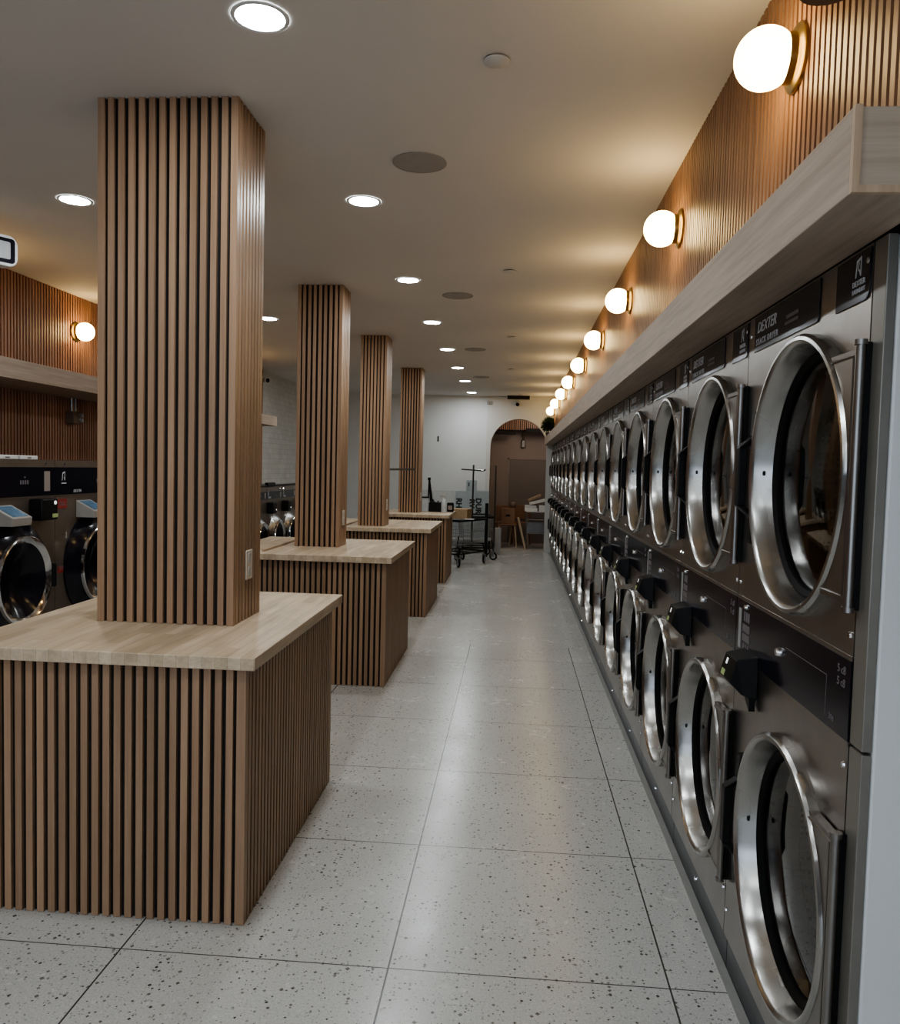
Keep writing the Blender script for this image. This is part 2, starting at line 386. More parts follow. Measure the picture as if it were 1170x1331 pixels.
# ledges
def ledge(x0, x1, y0, y1, z0, z1, label, endcap):
    r = empty('wood_ledge', ((x0+x1)/2, y0, z0), label, 'ledge'); ox, oy, oz = r.location
    MB().box(x0-ox, x1-ox, 0.012, y1-oy, 0, z1-z0).build('ledge_box', M['ledge'], r, .002)
    if endcap:
        a, b = x0-ox, x1-ox; h = z1-z0
        mm = MB().box(a+.012, b, .003, .0115, .012, h-.003); mm.build('end_panel', M['ledge_end'], r)
        mm = MB().box(a, a+.012, 0, .0118, 0, h).box(a+.012, b, 0, .0118, 0, .012); mm.build('edge_strip', M['palewood'], r)
    return r
ledge(.52, XR-.0005, 1.363, YB-.002, 1.953, 2.09, 'long greyish oak box ledge above the row of dryers', True)
ledge(-3.11, XL+.0005+.001, 1.0, 10.45, 1.986, 2.11, 'oak box ledge on left wall above the washers', False) if False else None
r = empty('wood_ledge', (-3.35, 2.0, 1.986), 'oak box ledge on the left slat wall above the washers', 'ledge')
MB().box(-.239, .24, 0, 8.45, 0, .124).build('ledge_box', M['ledge'], r, .002)

# ---------------------------------------------------------------- islands and columns
def slat_ring(m, x0, x1, y0, y1, z0, z1, t=.014, corner=.03):
    """vertical slats around a rectangular core with solid corner posts"""
    slats_along_x(m, x0+corner+.012, x1-corner-.012, y0, y0+t, z0, z1)
    slats_along_x(m, x0+corner+.012, x1-corner-.012, y1-t, y1, z0, z1)
    for a, b in ((x0, x0+t), (x1-t, x1)):
        n = max(1, round((y1-y0-2*corner-.012)/.0365)); p = (y1-y0-2*corner)/n
        for i in range(n): m.box(a, b, y0+corner+i*p+p/2-.0105, y0+corner+i*p+p/2+.0105, z0, z1)
def corners(r, x0, x1, y0, y1, z0, z1, c=.03):
    for a in (x0, x1-c):
        for b in (y0, y1-c): MB().box(a, a+c, b, b+c, z0, z1).build('corner_post', M['slat'], r)
ORD = ['nearest', 'second', 'third', 'farthest']
isl = [(-1.80, -.835, 2.505, 3.74), (-2.0, -.845, 5.415, 6.64), (-2.0, -.852, 8.04, 9.27), (-2.0, -.865, 10.5, 11.55)]
ilab = ['large slat-sided folding counter nearest the camera, butcher block top', 'second slat-sided folding counter from the camera, wooden strip on its top',
        'third slat-sided folding counter from the camera with patchy butcher block top', 'farthest slat-sided folding counter, cleaning bottles standing on its top']
CT = .89
for k, (x0, x1, y0, y1) in enumerate(isl):
    cx, cy = (x0+x1)/2, (y0+y1)/2
    r = empty('folding_counter', (cx, cy, 0), ilab[k], 'counter', 'slatted folding counters')
    a, b, c, d_ = x0-cx, x1-cx, y0-cy, y1-cy
    MB().box(a+.013, b-.013, c+.013, d_-.013, 0.002, CT-.043).build('base_core', M['black_back'], r)
    m = MB(); slat_ring(m, a, b, c, d_, .002, CT-.0415); m.build('slats', M['slat'], r)
    corners(r, a, b, c, d_, .002, CT-.0415)
    MB().box(a-.03, b+.04, c-.04, d_+.035, CT-.042, CT).build('countertop', M['counter'], r, .003)
colm = [(-1.557, -1.031, 2.935, 3.25), (-1.625, -1.29, 5.95, 6.22), (-1.585, -1.315, 8.2, 8.52), (-1.55, -1.265, 10.85, 11.14)]
clab = ['wide slatted oak column rising from the nearest counter', 'slatted oak column rising from the second counter', 'slatted oak column rising from the third counter', 'narrow slatted oak column rising from the farthest counter']
for k, (x0, x1, y0, y1) in enumerate(colm):
    cx, cy = (x0+x1)/2, (y0+y1)/2; a, b, c, d_ = x0-cx, x1-cx, y0-cy, y1-cy; h = CE-CT-.002
    r = empty('slatted_column', (cx, cy, CT+.001), clab[k], 'column', 'slatted columns', kind='thing')
    MB().box(a+.013, b-.013, c+.013, d_-.013, 0, h).build('core', M['black_back'], r)
    m = MB(); slat_ring(m, a, b, c, d_, 0, h, corner=.026); m.build('slats', M['slat'], r)
    corners(r, a, b, c, d_, 0, h, .026)
    yo = .01 if k == 0 else (.0 if k < 3 else -.02)
    o = MB().box(b, b+.006, yo-.036, yo+.036, .155, .27).build('outlet_cover', M['outlet'], r, .003)
    MB().box(b+.006, b+.0075, yo-.014, yo+.014, .167, .205).box(b+.006, b+.0075, yo-.014, yo+.014, .22, .258).build('socket', M['greylight'], o)
for k, (x, y0, y1, lab) in enumerate([(-1.725, 5.52, 6.62, 'thin wooden strip lying on second counter left of column'), (-1.70, 8.12, 9.2, 'thin wooden strip lying on third counter left of column')]):
    tag(MB().box(x-.012, x+.012, y0, y1, CT, CT+.016).build('wooden_strip', M['palewood'], None, .002), lab, 'wooden strip', 'wooden strips')

# ---------------------------------------------------------------- stack dryer
PW = .822
DR = .327; DY = .345; ZU, ZL = 1.502, .545
def face_hole(m, y0, y1, z0, z1, cy, cz, r, x=0, n=64):
    angs = sorted(set([2*pi*i/n for i in range(n)] + [math.atan2(zz-cz, yy-cy) % (2*pi) for yy in (y0, y1) for zz in (z0, z1)]))
    vs = []
    for t in angs:
        c, s_ = cos(t), sin(t); k = 1e9
        if abs(c) > 1e-9: k = min(k, ((y1 if c > 0 else y0)-cy)/c)
        if abs(s_) > 1e-9: k = min(k, ((z1 if s_ > 0 else z0)-cz)/s_)
        vs += [(x, cy+r*c, cz+r*s_), (x, cy+k*c, cz+k*s_)]
    q = len(angs); m.add(vs, [(2*i, 2*i+1, 2*((i+1)%q)+1, 2*((i+1)%q)) for i in range(q)])
def rrect(y0, y1, z0, z1, r, n=4, which=(1,1,1,1)):
    P = []
    for (cy, cz, a0, w) in ((y1-r, z0+r, -pi/2, which[0]), (y1-r, z1-r, 0, which[1]), (y0+r, z1-r, pi/2, which[2]), (y0+r, z0+r, pi, which[3])):
        if w: P += [(cy+r*cos(a0+pi/2*i/n), cz+r*sin(a0+pi/2*i/n)) for i in range(n+1)]
        else: P.append((cy+r*(1 if a0 in (-pi/2, 0) else -1), cz+r*(1 if a0 in (0, pi/2) else -1)))
    return P
RT, UP = (0,-1,0), (0,0,1)
def emblem(m, y, z, s, x):
    """stylised arch emblem: slanted left leg, top bar, hooked right leg"""
    for pl in ([(0,0),(.14,0),(.3,.72),(.3,1),(.18,1)], [(.3,.82),(1,1.0),(1,1.14),(.3,1.0)], [(.86,.0),(1,.0),(1,1.05),(.86,1.02)], [(.86,0),(1,0),(.72,.42),(.6,.4)], [(.45,.35),(.55,.35),(.62,.84),(.52,.82)]):
        m.prism([(y-a*s*.8, z+b*s) for a, b in pl], 'x', x-.0006, x)
def ripple(m, cz, xmin, amp):
    # sheet metal of the funnel is slightly wavy
    for i, (x, y, z) in enumerate(m.v):
        if x > xmin and x < .125 and not (.025 < x < .055):
            t = math.atan2(z-cz, y-DY); rr = math.hypot(y-DY, z-cz); k = 1 + amp*(sin(13*t+x*30)+.7*sin(21*t+1.3))/rr
            m.v[i] = (x, DY+(y-DY)*k, cz+(z-cz)*k)
def make_dryer():
    r = empty('stack_dryer', (0,0,0), '', 'dryer', 'stack dryers along the right wall')
    g = .0025
    m = MB(); face_hole(m, g, PW-g, .12, .980, DY, ZL, DR-.01); face_hole(m, g, PW-g, 1.142, 1.950, DY, ZU, DR-.01)
    D = .86
    m.add([(0,g,.12),(D,g,.12),(D,g,1.95),(0,g,1.95),(0,PW-g,.12),(D,PW-g,.12),(D,PW-g,1.95),(0,PW-g,1.95)], [(0,1,2,3),(4,7,6,5),(3,2,6,7),(0,4,5,1),(1,5,6,2)])
    m.box(-.002, 0.02, g, PW-g, .972, .981).box(-.002, .02, g, PW-g, 1.141, 1.15)
    m.build('cabinet', M['steel'], r)
    m = MB()
    for y, z in ((PW-.02, 1.90), (PW-.02, 1.19), (.02, 1.19), (.02, 1.92), (PW-.02, .93), (.02,.93), (PW-.02, .2), (.02,.25), (.02, .7)):
        m.lathe([(.006,-.004),(.0075,0)], (0,y,z), 'x', 10, cap0=True)
    m.build('cabinet_screws', M['chrome'], r)
    MB().box(.012, .03, g, PW-g, .002, .12).build('kick_plate', M['kick'], r)
    MB().lathe([(.008,-.006),(.009,0)], (.012,.42,.07), 'x', 10, cap0=True).build('kick_screw', M['chrome'], r)
    # signs
    s = MB().prism(rrect(.268, .762, 1.848, 1.944, .014, which=(0,0,0,1)), 'x', -.003, -.0003).build('header_sign', M['black_gloss'], r)
    mm = text_mb('DEXTER', .042, (-.0036,.735,1.897), RT, UP, shear=.3, width=.165)
    mm.build('sign_lettering', M['letter'], s)
    text_mb('STACK DRYER', .024, (-.0036,.742,1.864), RT, UP, font_space=1.25, width=.19).build('sign_lettering', M['letter'], s)
    MB().box(-.0042,-.0036,.40,.49,1.893,1.902).box(-.0042,-.0036,.40,.50,1.878,1.886).build('dim_lettering', M['letter_dim'], s)
    b = MB().prism(rrect(.008, .172, 1.846, 1.944, .02, which=(0,0,0,1)), 'x', -.003, -.0003).build('badge_sign', M['black_gloss'], r)
    mm = MB(); emblem(mm, .075, 1.897, .034, -.0036)
    mm.build('emblem', M['letter'], b)
    q = text_mb('DEXTER', .016, (-.0036,.088,1.880), RT, UP, width=.06); q2 = text_mb('LAUNDRY', .013, (-.0036,.088,1.866), RT, UP, width=.06)
    q.add(q2.v, q2.f); q.build('badge_lettering', M['letter'], b)
    # doors
    for cz in (ZU, ZL):
        dm = MB().lathe([(DR,.0),(DR,-.022),(DR-.006,-.030),(DR-.014,-.031),(DR-.020,-.026),(DR-.024,-.02),(DR-.032,.006),(DR-.040,.030)], (0,DY,cz), 'x', 96)
        ripple(dm, cz, -.01, .0016); door = dm.build('door', M['steel_rim'], r, smooth=True)
        MB().lathe([(DR-.039,.024),(DR-.044,.023),(DR-.056,.030),(DR-.056,.042)], (0,DY,cz), 'x', 72).build('gasket', M['rubber'], door, smooth=True)
        MB().lathe([(.001,.024),(.10,.026),(.19,.032),(DR-.055,.038)], (0,DY,cz), 'x', 48).build('door_glass', M['door_glass'], door, smooth=True)
        MB().lathe([(.001,-.004),(.006,-.003),(.007,.002)], (.004, DY+DR-.032, cz+.005), 'x', 12).build('door_screw', M['black'], door)
        # hinge plate: follows the rim on one side, straight along the hinge rod
        hh = .245; n = 18; a0 = math.asin(hh/(DR+.001))
        inner = [(DY-(DR+.001)*cos(a0-2*a0*i/n), cz+(DR+.001)*sin(a0-2*a0*i/n)) for i in range(n+1)]
        # plate from y=-.012 up to the ring; z range ±hh
        poly = [(-.010, cz-hh), (-.010, cz+hh)] + [(max(y, .0), z) for y, z in inner]
        MB().prism(poly, 'x', -.024, -.004).build('hinge_plate', M['steel_plate'], door)
        # raised border lines on the plate
        mm = MB(); yy = .006
        w = [(-.025, .12, cz+hh-.012), (-.025, yy, cz+hh-.012), (-.025, yy, cz-hh+.012), (-.025, .12, cz-hh+.012)]
        mm.tube(w, .0028, 6)
        mm.build('plate_border', M['steel_plate'], door)
        MB().cyl((-.022, -.014, cz-hh-.006), (-.022, -.014, cz+hh+.006), .009, 14).cyl((-.022,-.014,cz+hh+.006),(-.022,-.014,cz+hh+.016),.0125,14).cyl((-.022,-.014,cz-hh-.016),(-.022,-.014,cz-hh-.006),.0125,14).build('hinge_rod', M['steel_plate'], door, smooth=True)
        MB().box(-.018, -.001, -.014, .008, cz-hh-.012, cz+hh+.012).build('hinge_block', M['black'], door)
        # handle: bar bent outward at both ends
        y0 = DY+DR-.004
        prof = [(-.010, y0+.004, .175), (-.014, y0+.008, .105), (-.045, y0+.022, .075), (-.045, y0+.022, -.085), (-.014, y0+.008, -.115), (-.010, y0+.004, -.19)]
        mm = MB()
        for (xa, ya, za), (xb, yb, zb) in zip(prof, prof[1:]):
            w2 = .017
            mm.add([(xa-.010,ya-w2,cz+za),(xa+.012,ya-w2,cz+za),(xa+.012,ya+w2,cz+za),(xa-.010,ya+w2,cz+za),(xb-.010,yb-w2,cz+zb),(xb+.012,yb-w2,cz+zb),(xb+.012,yb+w2,cz+zb),(xb-.010,yb+w2,cz+zb)],
                   [(0,1,2,3),(4,7,6,5),(0,4,5,1),(1,5,6,2),(2,6,7,3),(3,7,4,0)])
        mm.build('handle', M['black'], door, .003)
        # drum seen through the glass
        dm = MB().lathe([(DR-.050,.044),(DR-.056,.05),(DR-.060,.09),(DR-.064,.13),(DR-.058,.135)], (0,DY,cz), 'x', 96)
        ripple(dm, cz, .06, .0022); dr = dm.build('drum_mouth', M['steel_drum'], r, smooth=True)
        MB().lathe([(DR-.056,.135),(.335,.15),(.335,.72)], (0,DY+.0,cz), 'x', 48, cap1=True).build('drum', M['perf'], dr)
        mm = MB()
        for t in (25, 145, 265):
            ca, sa = cos(radians(t)), sin(radians(t)); C = Vector((0, DY+.333*ca, cz+.333*sa)); R_ = Vector((0,ca,sa)); T = Vector((0,-sa,ca))
            vs = []
            for x, w2, h2 in ((.19,.05,.02), (.30,.05,.085), (.62,.05,.085), (.70,.05,.02)):
                X = Vector((x,0,0)); vs += [C+X+T*w2, C+X-T*w2, C+X-R_*h2-T*.012, C+X-R_*h2+T*.012]
            fs = []
            for i in range(3):
                for k in range(4): fs.append((4*i+k, 4*i+(k+1)%4, 4*i+4+(k+1)%4, 4*i+4+k))
            mm.add(vs, fs + [(0,1,2,3), (12,15,14,13)])
        mm.build('drum_baffles', M['steel_dark'], dr)
    # control panel
    cp = MB().box(-.003, .02, g, PW-g, .981, 1.141).build('control_panel', M['black_gloss'], r)
    MB().box(-.0042,-.003,PW-.055,PW-.03,1.0,1.115).build('coin_slot_strip', M['grey'], cp)
    mm = MB()
    for i in range(3): mm.box(-.0042,-.003,PW-.135+i*.02,PW-.122+i*.02,1.085,1.112); mm.box(-.0042,-.003,PW-.135+i*.02,PW-.122+i*.02,.993,1.02)
    mm.box(-.0042,-.003,PW-.14,PW-.072,1.055,1.076).box(-.0042,-.003,PW-.14,PW-.072,1.028,1.048)
    mm.build('keypad', M['letter_dim'], cp)
    MB().lathe([(.009,-.014),(.011,-.010),(.012,-.003)], (0,.42,1.066), 'x', 18, cap0=True).build('start_button', M['chrome'], cp, smooth=True)
    MB().lathe([(.006,-.010),(.008,-.003)], (0,PW-.1,1.126), 'x', 12, cap0=True).build('lock', M['chrome'], cp, smooth=True)
    MB().box(-.0035,-.003,.12,.38,1.085,1.0865).box(-.0035,-.003,.12,.1215,1.0,1.0865).build('panel_line', M['letter_dim'], cp)
    q = text_mb('5 c8', .024, (-.0036,.065,1.108), RT, UP); q2 = text_mb('5 c8', .024, (-.0036,.065,1.082), RT, UP); q.add(q2.v, q2.f)
    q2 = text_mb('30#', .018, (-.0036,.10,1.0), RT, UP); q.add(q2.v, q2.f)
    q.build('panel_lettering', M['letter_dim'], cp)
    # card reader below the panel
    o = MB().add([(-.002,.59,1.012),(-.058,.60,1.0),(-.075,.60,.94),(-.040,.60,.905),(-.002,.59,.895),(-.002,.72,1.012),(-.058,.71,1.0),(-.075,.71,.94),(-.040,.71,.905),(-.002,.72,.895)],
                 [(0,1,2,3,4),(5,9,8,7,6),(0,5,6,1),(1,6,7,2),(2,7,8,3),(3,8,9,4),(0,4,9,5)]).build('card_reader', M['black'], r, .003)
    def onface(t0, t1, y0, y1, mat, nm):
        A, B = Vector((-.058,0,1.0)), Vector((-.075,0,.94)); n_ = Vector((-.06,0,.017)).normalized()*.0008
        P = []
        for t, y in ((t0,y0),(t1,y0),(t1,y1),(t0,y1)): p = A.lerp(B, t)+n_; P.append((p.x, y, p.z))
        MB().add(P, [(0,1,2,3)]).build(nm, mat, o)
    onface(.15, .42, .665, .68, M['led_white'], 'reader_light'); onface(.68, .95, .66, .695, M['green_lcd'], 'reader_display')
    MB().prism([(.60,.897),(.66,.897),(.60,.862)], 'x', -.02, -.004).build('reader_bracket', M['black'], r)
    return r
proto = make_dryer()
NTH = ['first', 'second', 'third', 'fourth', 'fifth', 'sixth', 'seventh', 'eighth', 'ninth', 'tenth', 'eleventh', 'twelfth', 'thirteenth', 'fourteenth', 'fifteenth', 'sixteenth']
ND = 16
for i in range(ND):
    o = proto if i == 0 else copy_tree(proto)
    o.location = (XR, 1.63 + i*PW, 0)
    o['label'] = ('stainless stack dryer nearest the camera, beside the white wall end' if i == 0 else
                  'last stainless stack dryer at far end, beside the arch wall' if i == ND-1 else
                  '%s stainless stack dryer counted from the near white wall end' % NTH[i])
# steel filler and floor curb beside the dryers
tag(MB().box(XR, .6895, 1.573, 1.629, .0, .975).box(XR, .6895, 1.573, 1.629, .981, 1.95).build('filler_post', M['post_steel'], None, .002), 'narrow steel filler post between the nearest dryer and the white wall end', 'filler post')
tag(MB().box(XR-.012, XR+.011, 1.605, YB-.01, 0, .012).build('floor_curb', M['curb']), 'low grey curb strip along the floor under the dryers', 'curb')

# ---------------------------------------------------------------- globe wall lamps
def make_sconce():
    r = empty('globe_wall_lamp', (0,0,0), '', 'wall lamp')
    MB().lathe([(.080,.0),(.080,-.007),(.075,-.011),(.064,-.013),(.060,-.017),(.059,-.034),(.056,-.036)], (0,0,0), 'x', 48, cap0=False, cap1=True).build('backplate', M['brass'], r, smooth=True)
    R_ = .074; prof = []
    for i in range(25):
        t = radians(52 + (180-52)*i/24); prof.append((max(R_*sin(t), 1e-4), -.079 + R_*cos(t)))
    MB().lathe(prof, (0,0,0), 'x', 40).build('glass_globe', M['globe'], r, smooth=True)
    return r
sp = make_sconce(); first = True
sy = [2.135, 3.57, 5.05, 6.56, 8.12, 9.67, 11.15, 12.75, 14.35]
for i, y in enumerate(sy):
    o = sp if i == 0 else copy_tree(sp)
    o.location = (XR-.0005, y, 2.535); o['group'] = 'globe lamps on the right slat wall'
    o['label'] = ('large glowing globe wall lamp on brass plate, nearest the camera at top right' if i == 0 else 'farthest and smallest glowing globe wall lamp, just above the plant' if i == 8 else
                  '%s glowing globe wall lamp counted from the camera on right slat wall' % NTH[i])
for i, y in enumerate([4.80, 6.42, 7.95, 9.5]):
    o = copy_tree(sp); o.location = (XL+.0005, y, 2.53); o.rotation_euler = (0,0,pi); o['group'] = 'globe lamps on the left slat wall'
    o['label'] = ['globe wall lamp on the left slat wall outside the frame', 'glowing globe wall lamp on the left slat wall beside the wide column', 'globe wall lamp on left slat wall hidden behind the wide column', 'farthest globe wall lamp on left slat wall, behind the columns'][i]

# ---------------------------------------------------------------- ceiling fixtures
def downlight(x, y, label, group):
    r = empty('downlight', (x,y,CE), label, 'downlight', group)
    MB().lathe([(.086,-.0005),(.085,-.004),(.074,-.005),(.071,-.003)], (0,0,0), 'z', 40).build('trim_ring', M['white_cool'], r, smooth=True)
    MB().lathe([(.0005,-.0035),(.072,-.003)], (0,0,0), 'z', 40).build('light_disc', M['down'], r)
for i, y in enumerate([2.43, 4.09, 5.79, 7.45, 9.12, 10.77, 12.36, 14.2, .8, -.9, -2.5]):  # entries after the farthest are unseen, added to brighten the near end
    downlight(-.79, y, 'large round ceiling downlight nearest the camera at the top edge' if i == 0 else 'farthest downlight of the row over the aisle edge, near back wall' if i == 7 else 'unseen downlight added to brighten the near end of the aisle, %s back' % NTH[i-8] if i > 7 else '%s ceiling downlight from the camera in the row over the aisle' % NTH[i], 'downlights over the aisle edge')
for i, y in enumerate([.8, 4.07, 7.35, 10.6, -.9, -2.5]):  # those near and behind the camera are unseen extras, added for brightness
    downlight(-2.28, y, ['left downlight added outside the frame to brighten the near end', 'ceiling downlight left of the wide column', 'ceiling downlight seen between the wide column and the second column', 'left ceiling downlight hidden behind the columns', 'left unseen downlight added behind the camera for brightness', 'left unseen downlight added far behind the camera for brightness'][i], 'downlights over the left side')
for i, (x, y) in enumerate([(-.45, 3.58), (-.475, 6.29), (-.475, 9.09), (-.52, 11.8)]):
    r = empty('ceiling_speaker', (x,y,CE), '%s round grey ceiling speaker from the camera, flush in the ceiling' % ['first and largest', 'second', 'third', 'fourth'][i], 'ceiling speaker', 'ceiling speakers')
    MB().lathe([(.118,-.0005),(.118,-.004),(.112,-.006)], (0,0,0), 'z', 40).build('speaker_rim', M['fixture'], r, smooth=True)
    MB().lathe([(.0005,-.0055),(.112,-.005)], (0,0,0), 'z', 40).build('speaker_grille', M['fixture'], r)
for i, (x, y) in enumerate([(-.096, 2.70), (-.07, 5.5), (-.07, 8.2), (-.08, 10.8), (.06, 14.5)]):
    r = empty('sprinkler_cap', (x,y,CE), '%s small round sprinkler cap from the camera on the ceiling' % NTH[i], 'sprinkler cap', 'sprinkler caps on the ceiling')
    MB().lathe([(.0005,-.012),(.036,-.012),(.042,-.008),(.042,-.0055)], (0,0,0), 'z', 28).build('cap_disc', M['white'], r, smooth=True)
    MB().lathe([(.030,-.006),(.030,-.0005)], (0,0,0), 'z', 20).build('cap_neck', M['black'], r)
tag(MB().lathe([(.0005,0),(.056,0),(.06,.008),(.06,.09),(.0005,.09)], (.60,1.74,2.476), 'z', 40).box(.63,.6695,1.715,1.765,2.50,2.55).build('wall_drum_fixture', M['brown'], None, smooth=True), 'brown round fixture cut off by the top edge above the nearest globe lamp', 'fixture')
r = empty('ceiling_vent', (.03,YB-.13,CE), 'dark slot air vent in the ceiling above the arch', 'vent')
MB().box(-.20,.20,-.09,.06,-.055,-.001).build('vent_opening', M['black_back'], r)
m = MB().box(-.215,.215,.06,.075,-.058,-.001).box(-.215,-.2,-.09,.06,-.058,-.001).box(.2,.215,-.09,.06,-.058,-.001); m.build('vent_frame', M['white'], r)
r = empty('security_camera', (.015,YB,2.68), 'small security camera on the wall above the arch', 'camera')
MB().lathe([(.045,.002),(.045,-.02),(.03,-.035)], (0,0,.02), 'y', 20, cap1=True).build('camera_base', M['greylight'], r, smooth=True)
MB().sphere((0,-.05,-.005), .034, 16, 10).build('camera_lens', M['black_gloss'], r, smooth=True)
r = empty('wall_sensor', (-.49,YB,2.70), 'small grey box high on wall left of the arch', 'sensor')
MB().box(-.045,.045,-.03,-.001,-.03,.03).build('sensor_body', M['fixture'], r, .006)
MB().lathe([(.012,-.036),(.012,-.03)], (0,0,-.005), 'y', 12, cap0=True).build('sensor_eye', M['brown'], r)
tag(MB().box(-1.43,-1.405,YB+.024,YB+.0295,1.98,2.08).build('wall_slot', M['black'], None, .003), 'small black vertical slot on the white back wall', 'wall plate')
r = empty('security_camera', (-3.588,11.25,2.69), 'white security camera on the left wall above the ledge end', 'camera')
MB().box(-.002,.03,-.03,.03,-.03,.03).build('camera_arm', M['white'], r, .006)
MB().cyl((.02,.03,-.01),(.11,-.04,-.03),.04,16).build('camera_body', M['white'], r, smooth=True)
MB().cyl((.11,-.04,-.03),(.116,-.0447,-.0313),.03,16).build('camera_lens', M['black_gloss'], r)

# ---------------------------------------------------------------- washers on the left
WX = -2.80
def make_washer(W, H, zp0, zp1, dcz, dr_, label, big):
    """front faces +x; local y runs 0..W, front plane at x=0"""
    r = empty('front_load_washer', (0,0,0), label, 'washer')
    g = .003; D = .72
    m = MB(); face_hole(m, g, W-g, .1, zp0-.004, W/2, dcz, dr_*.93); 
    m.add([(0,g,.1),(-D,g,.1),(-D,g,H),(0,g,H),(0,W-g,.1),(-D,W-g,.1),(-D,W-g,H),(0,W-g,H)], [(0,1,2,3),(4,7,6,5),(3,2,6,7),(0,4,5,1),(1,5,6,2)])
    m.box(-.02,0,g,W-g,zp1+.004,H); m.box(-.02,.004,g,W-g,zp0-.006,zp0).box(-.02,.006,g,W-g,zp1,zp1+.008)
    m.build('cabinet', M['steel_washer'], r)
    MB().box(-.04,-.01,g,W-g,0.002,.1).build('kick_plate', M['kick'], r)
    m = MB()
    for y in (.12*W, .88*W): m.lathe([(.009,.004),(.01,0)], (0,y,H-.02), 'x', 10, cap0=True)
    m.build('cabinet_screws', M['chrome'], r)
    cp = MB().box(-.02,.003,g,W-g,zp0,zp1).build('control_panel', M['black_gloss'], r)
    h = zp1-zp0; R2 = (0,1,0)
    m = text_mb('DEXTER', .026, (.0036,.24*W if big else .1*W,zp0+.012), R2, UP, shear=.2); m.build('panel_lettering', M['letter'], cp)
    m = MB()
    for i in range(4): m.box(.003,.0042,.58*W+i*.022,.58*W+.014+i*.022,zp0+.42*h,zp0+.56*h)
    m.prism([(.58*W+.035,zp0+.68*h),(.58*W+.055,zp0+.68*h),(.58*W+.045,zp0+.62*h)],'x',.003,.0042)
    m.build('display_digits', M['letter_dim'], cp)
    MB().box(.003,.0045,.86*W,.93*W,zp0+.16*h,zp0+.86*h).build('coin_slot_strip', M['tan'], cp)
    m = MB()
    def em(a, b): return (.12*W-.03+a*.035, zp0+.52*h+b*.05)
    for pl in ([(0,0),(.14,0),(.3,.72),(.3,1),(.18,1)], [(.3,.82),(1,1.0),(1,1.14),(.3,1.0)], [(.86,0),(1,0),(1,1.05),(.86,1.02)], [(.86,0),(1,0),(.72,.42),(.6,.4)]):
        m.prism([em(a,b) for a, b in pl], 'x', .003, .004)
    m.box(.003,.004,.12*W-.035,.12*W+.02,zp0+.40*h,zp0+.44*h); m.build('emblem', M['letter'], cp)
    # door: black flared surround, chrome ring, dark glass bowl
    cy = W/2; P = .075 if big else .07
    d_ = MB().lathe([(dr_,.0),(dr_,.012),(dr_*.93,.03),(dr_*.76,P*.9),(dr_*.70,P)], (0,cy,dcz), 'x', 64).build('door', M['black_gloss'] if big else M['steel_rim'], r, smooth=True)
    MB().lathe([(dr_*.76,P*.93),(dr_*.75,P+.010),(dr_*.73,P+.014),(dr_*.68,P+.006),(dr_*.62,P-.01)], (0,cy,dcz), 'x', 64).build('chrome_ring', M['chrome'], d_, smooth=True)
    MB().lathe([(dr_*.63,P-.006),(dr_*.50,P-.03),(dr_*.3,P-.07),(.001,P-.085)], (0,cy,dcz), 'x', 48).build('door_glass', M['black_gloss'], d_, smooth=True)
    MB().box(P-.03,P+.03,cy+dr_*.72,cy+dr_*.80,dcz-.07,dcz+.07).build('door_handle', M['black'], d_, .006)
    if big:
        # slanted touch screen console
        y0, y1 = .28*W, .49*W; z0, z1 = 1.125, 1.235
        s = MB().prism([(0,z0),(.12,z0),(.125,z0+.045),(.0,z1)], 'y', y0, y1)
        s.v = [(b[0] if False else b[2], b[1], b[0]) for b in s.v] if False else s.v
        # prism('y') maps (a,b)->(b,h,a); swap to x=a, z=b
        s.v = [(v[2], v[1], v[0]) for v in s.v]
        o = s.build('screen_console', M['fixture'], r, .004)
        n_ = Vector((z1-z0-.045, 0, .125)).normalized()
        A, B = Vector((.125,0,z0+.045)), Vector((0,0,z1)); Q = []
        for t, y in ((.10,y0+.02),(.92,y0+.02),(.92,y1-.02),(.10,y1-.02)):
            p = A.lerp(B,t)+n_*.0012; Q.append((p.x,y,p.z))
        MB().add(Q, [(0,1,2,3)]).build('touch_screen', M['screen'], o)
        # card reader near the far top corner
        o = MB().box(.0,.085,.68*W,.87*W,1.135,1.262).build('card_reader', M['black'], r, .008)
        MB().lathe([(.0005,.089),(.010,.089),(.012,.085)], (0,.835*W,1.237), 'x', 16).build('reader_light', M['led_white'], o)
        MB().box(.085,.087,.80*W,.865*W,1.15,1.172).build('reader_display', M['green_lcd'], o)
    else:
        o = MB().box(0,.08,.0,.15,zp0-.16,zp0-.03).build('card_reader', M['black'], r, .012)
        MB().box(.08,.081,.11,.135,zp0-.125,zp0-.11).build('reader_light', M['led_white'], o)
    return r
bw = make_washer(.85, 1.487, 1.275, 1.445, .81, .335, '', True)
blab = ['large steel front-load washer at the left edge with slanted touch screen', 'large steel front-load washer with red stickers, beside the wide column', 'large washer hidden behind the wide column, third of the row', 'large washer hidden behind the wide column, fourth of the row', 'large washer hidden behind the wide column, fifth of the row']
for i in range(5):
    o = bw if i == 0 else copy_tree(bw); o.location = (WX, 3.92+.85*i, 0); o['label'] = blab[i]; o['group'] = 'large washers on the left'
sw = make_washer(.61, 1.225, 1.09, 1.18, .64, .27, '', False)
slab = ['small steel washer hidden behind the wide column', 'first small washer visible between wide column and second column', 'second small washer visible between wide column and second column', 'small washer partly hidden behind the second column']
for i in range(4):
    o = sw if i == 0 else copy_tree(sw); o.location = (WX, 8.43+.61*i, 0); o['label'] = slab[i]; o['group'] = 'small washers on the left'
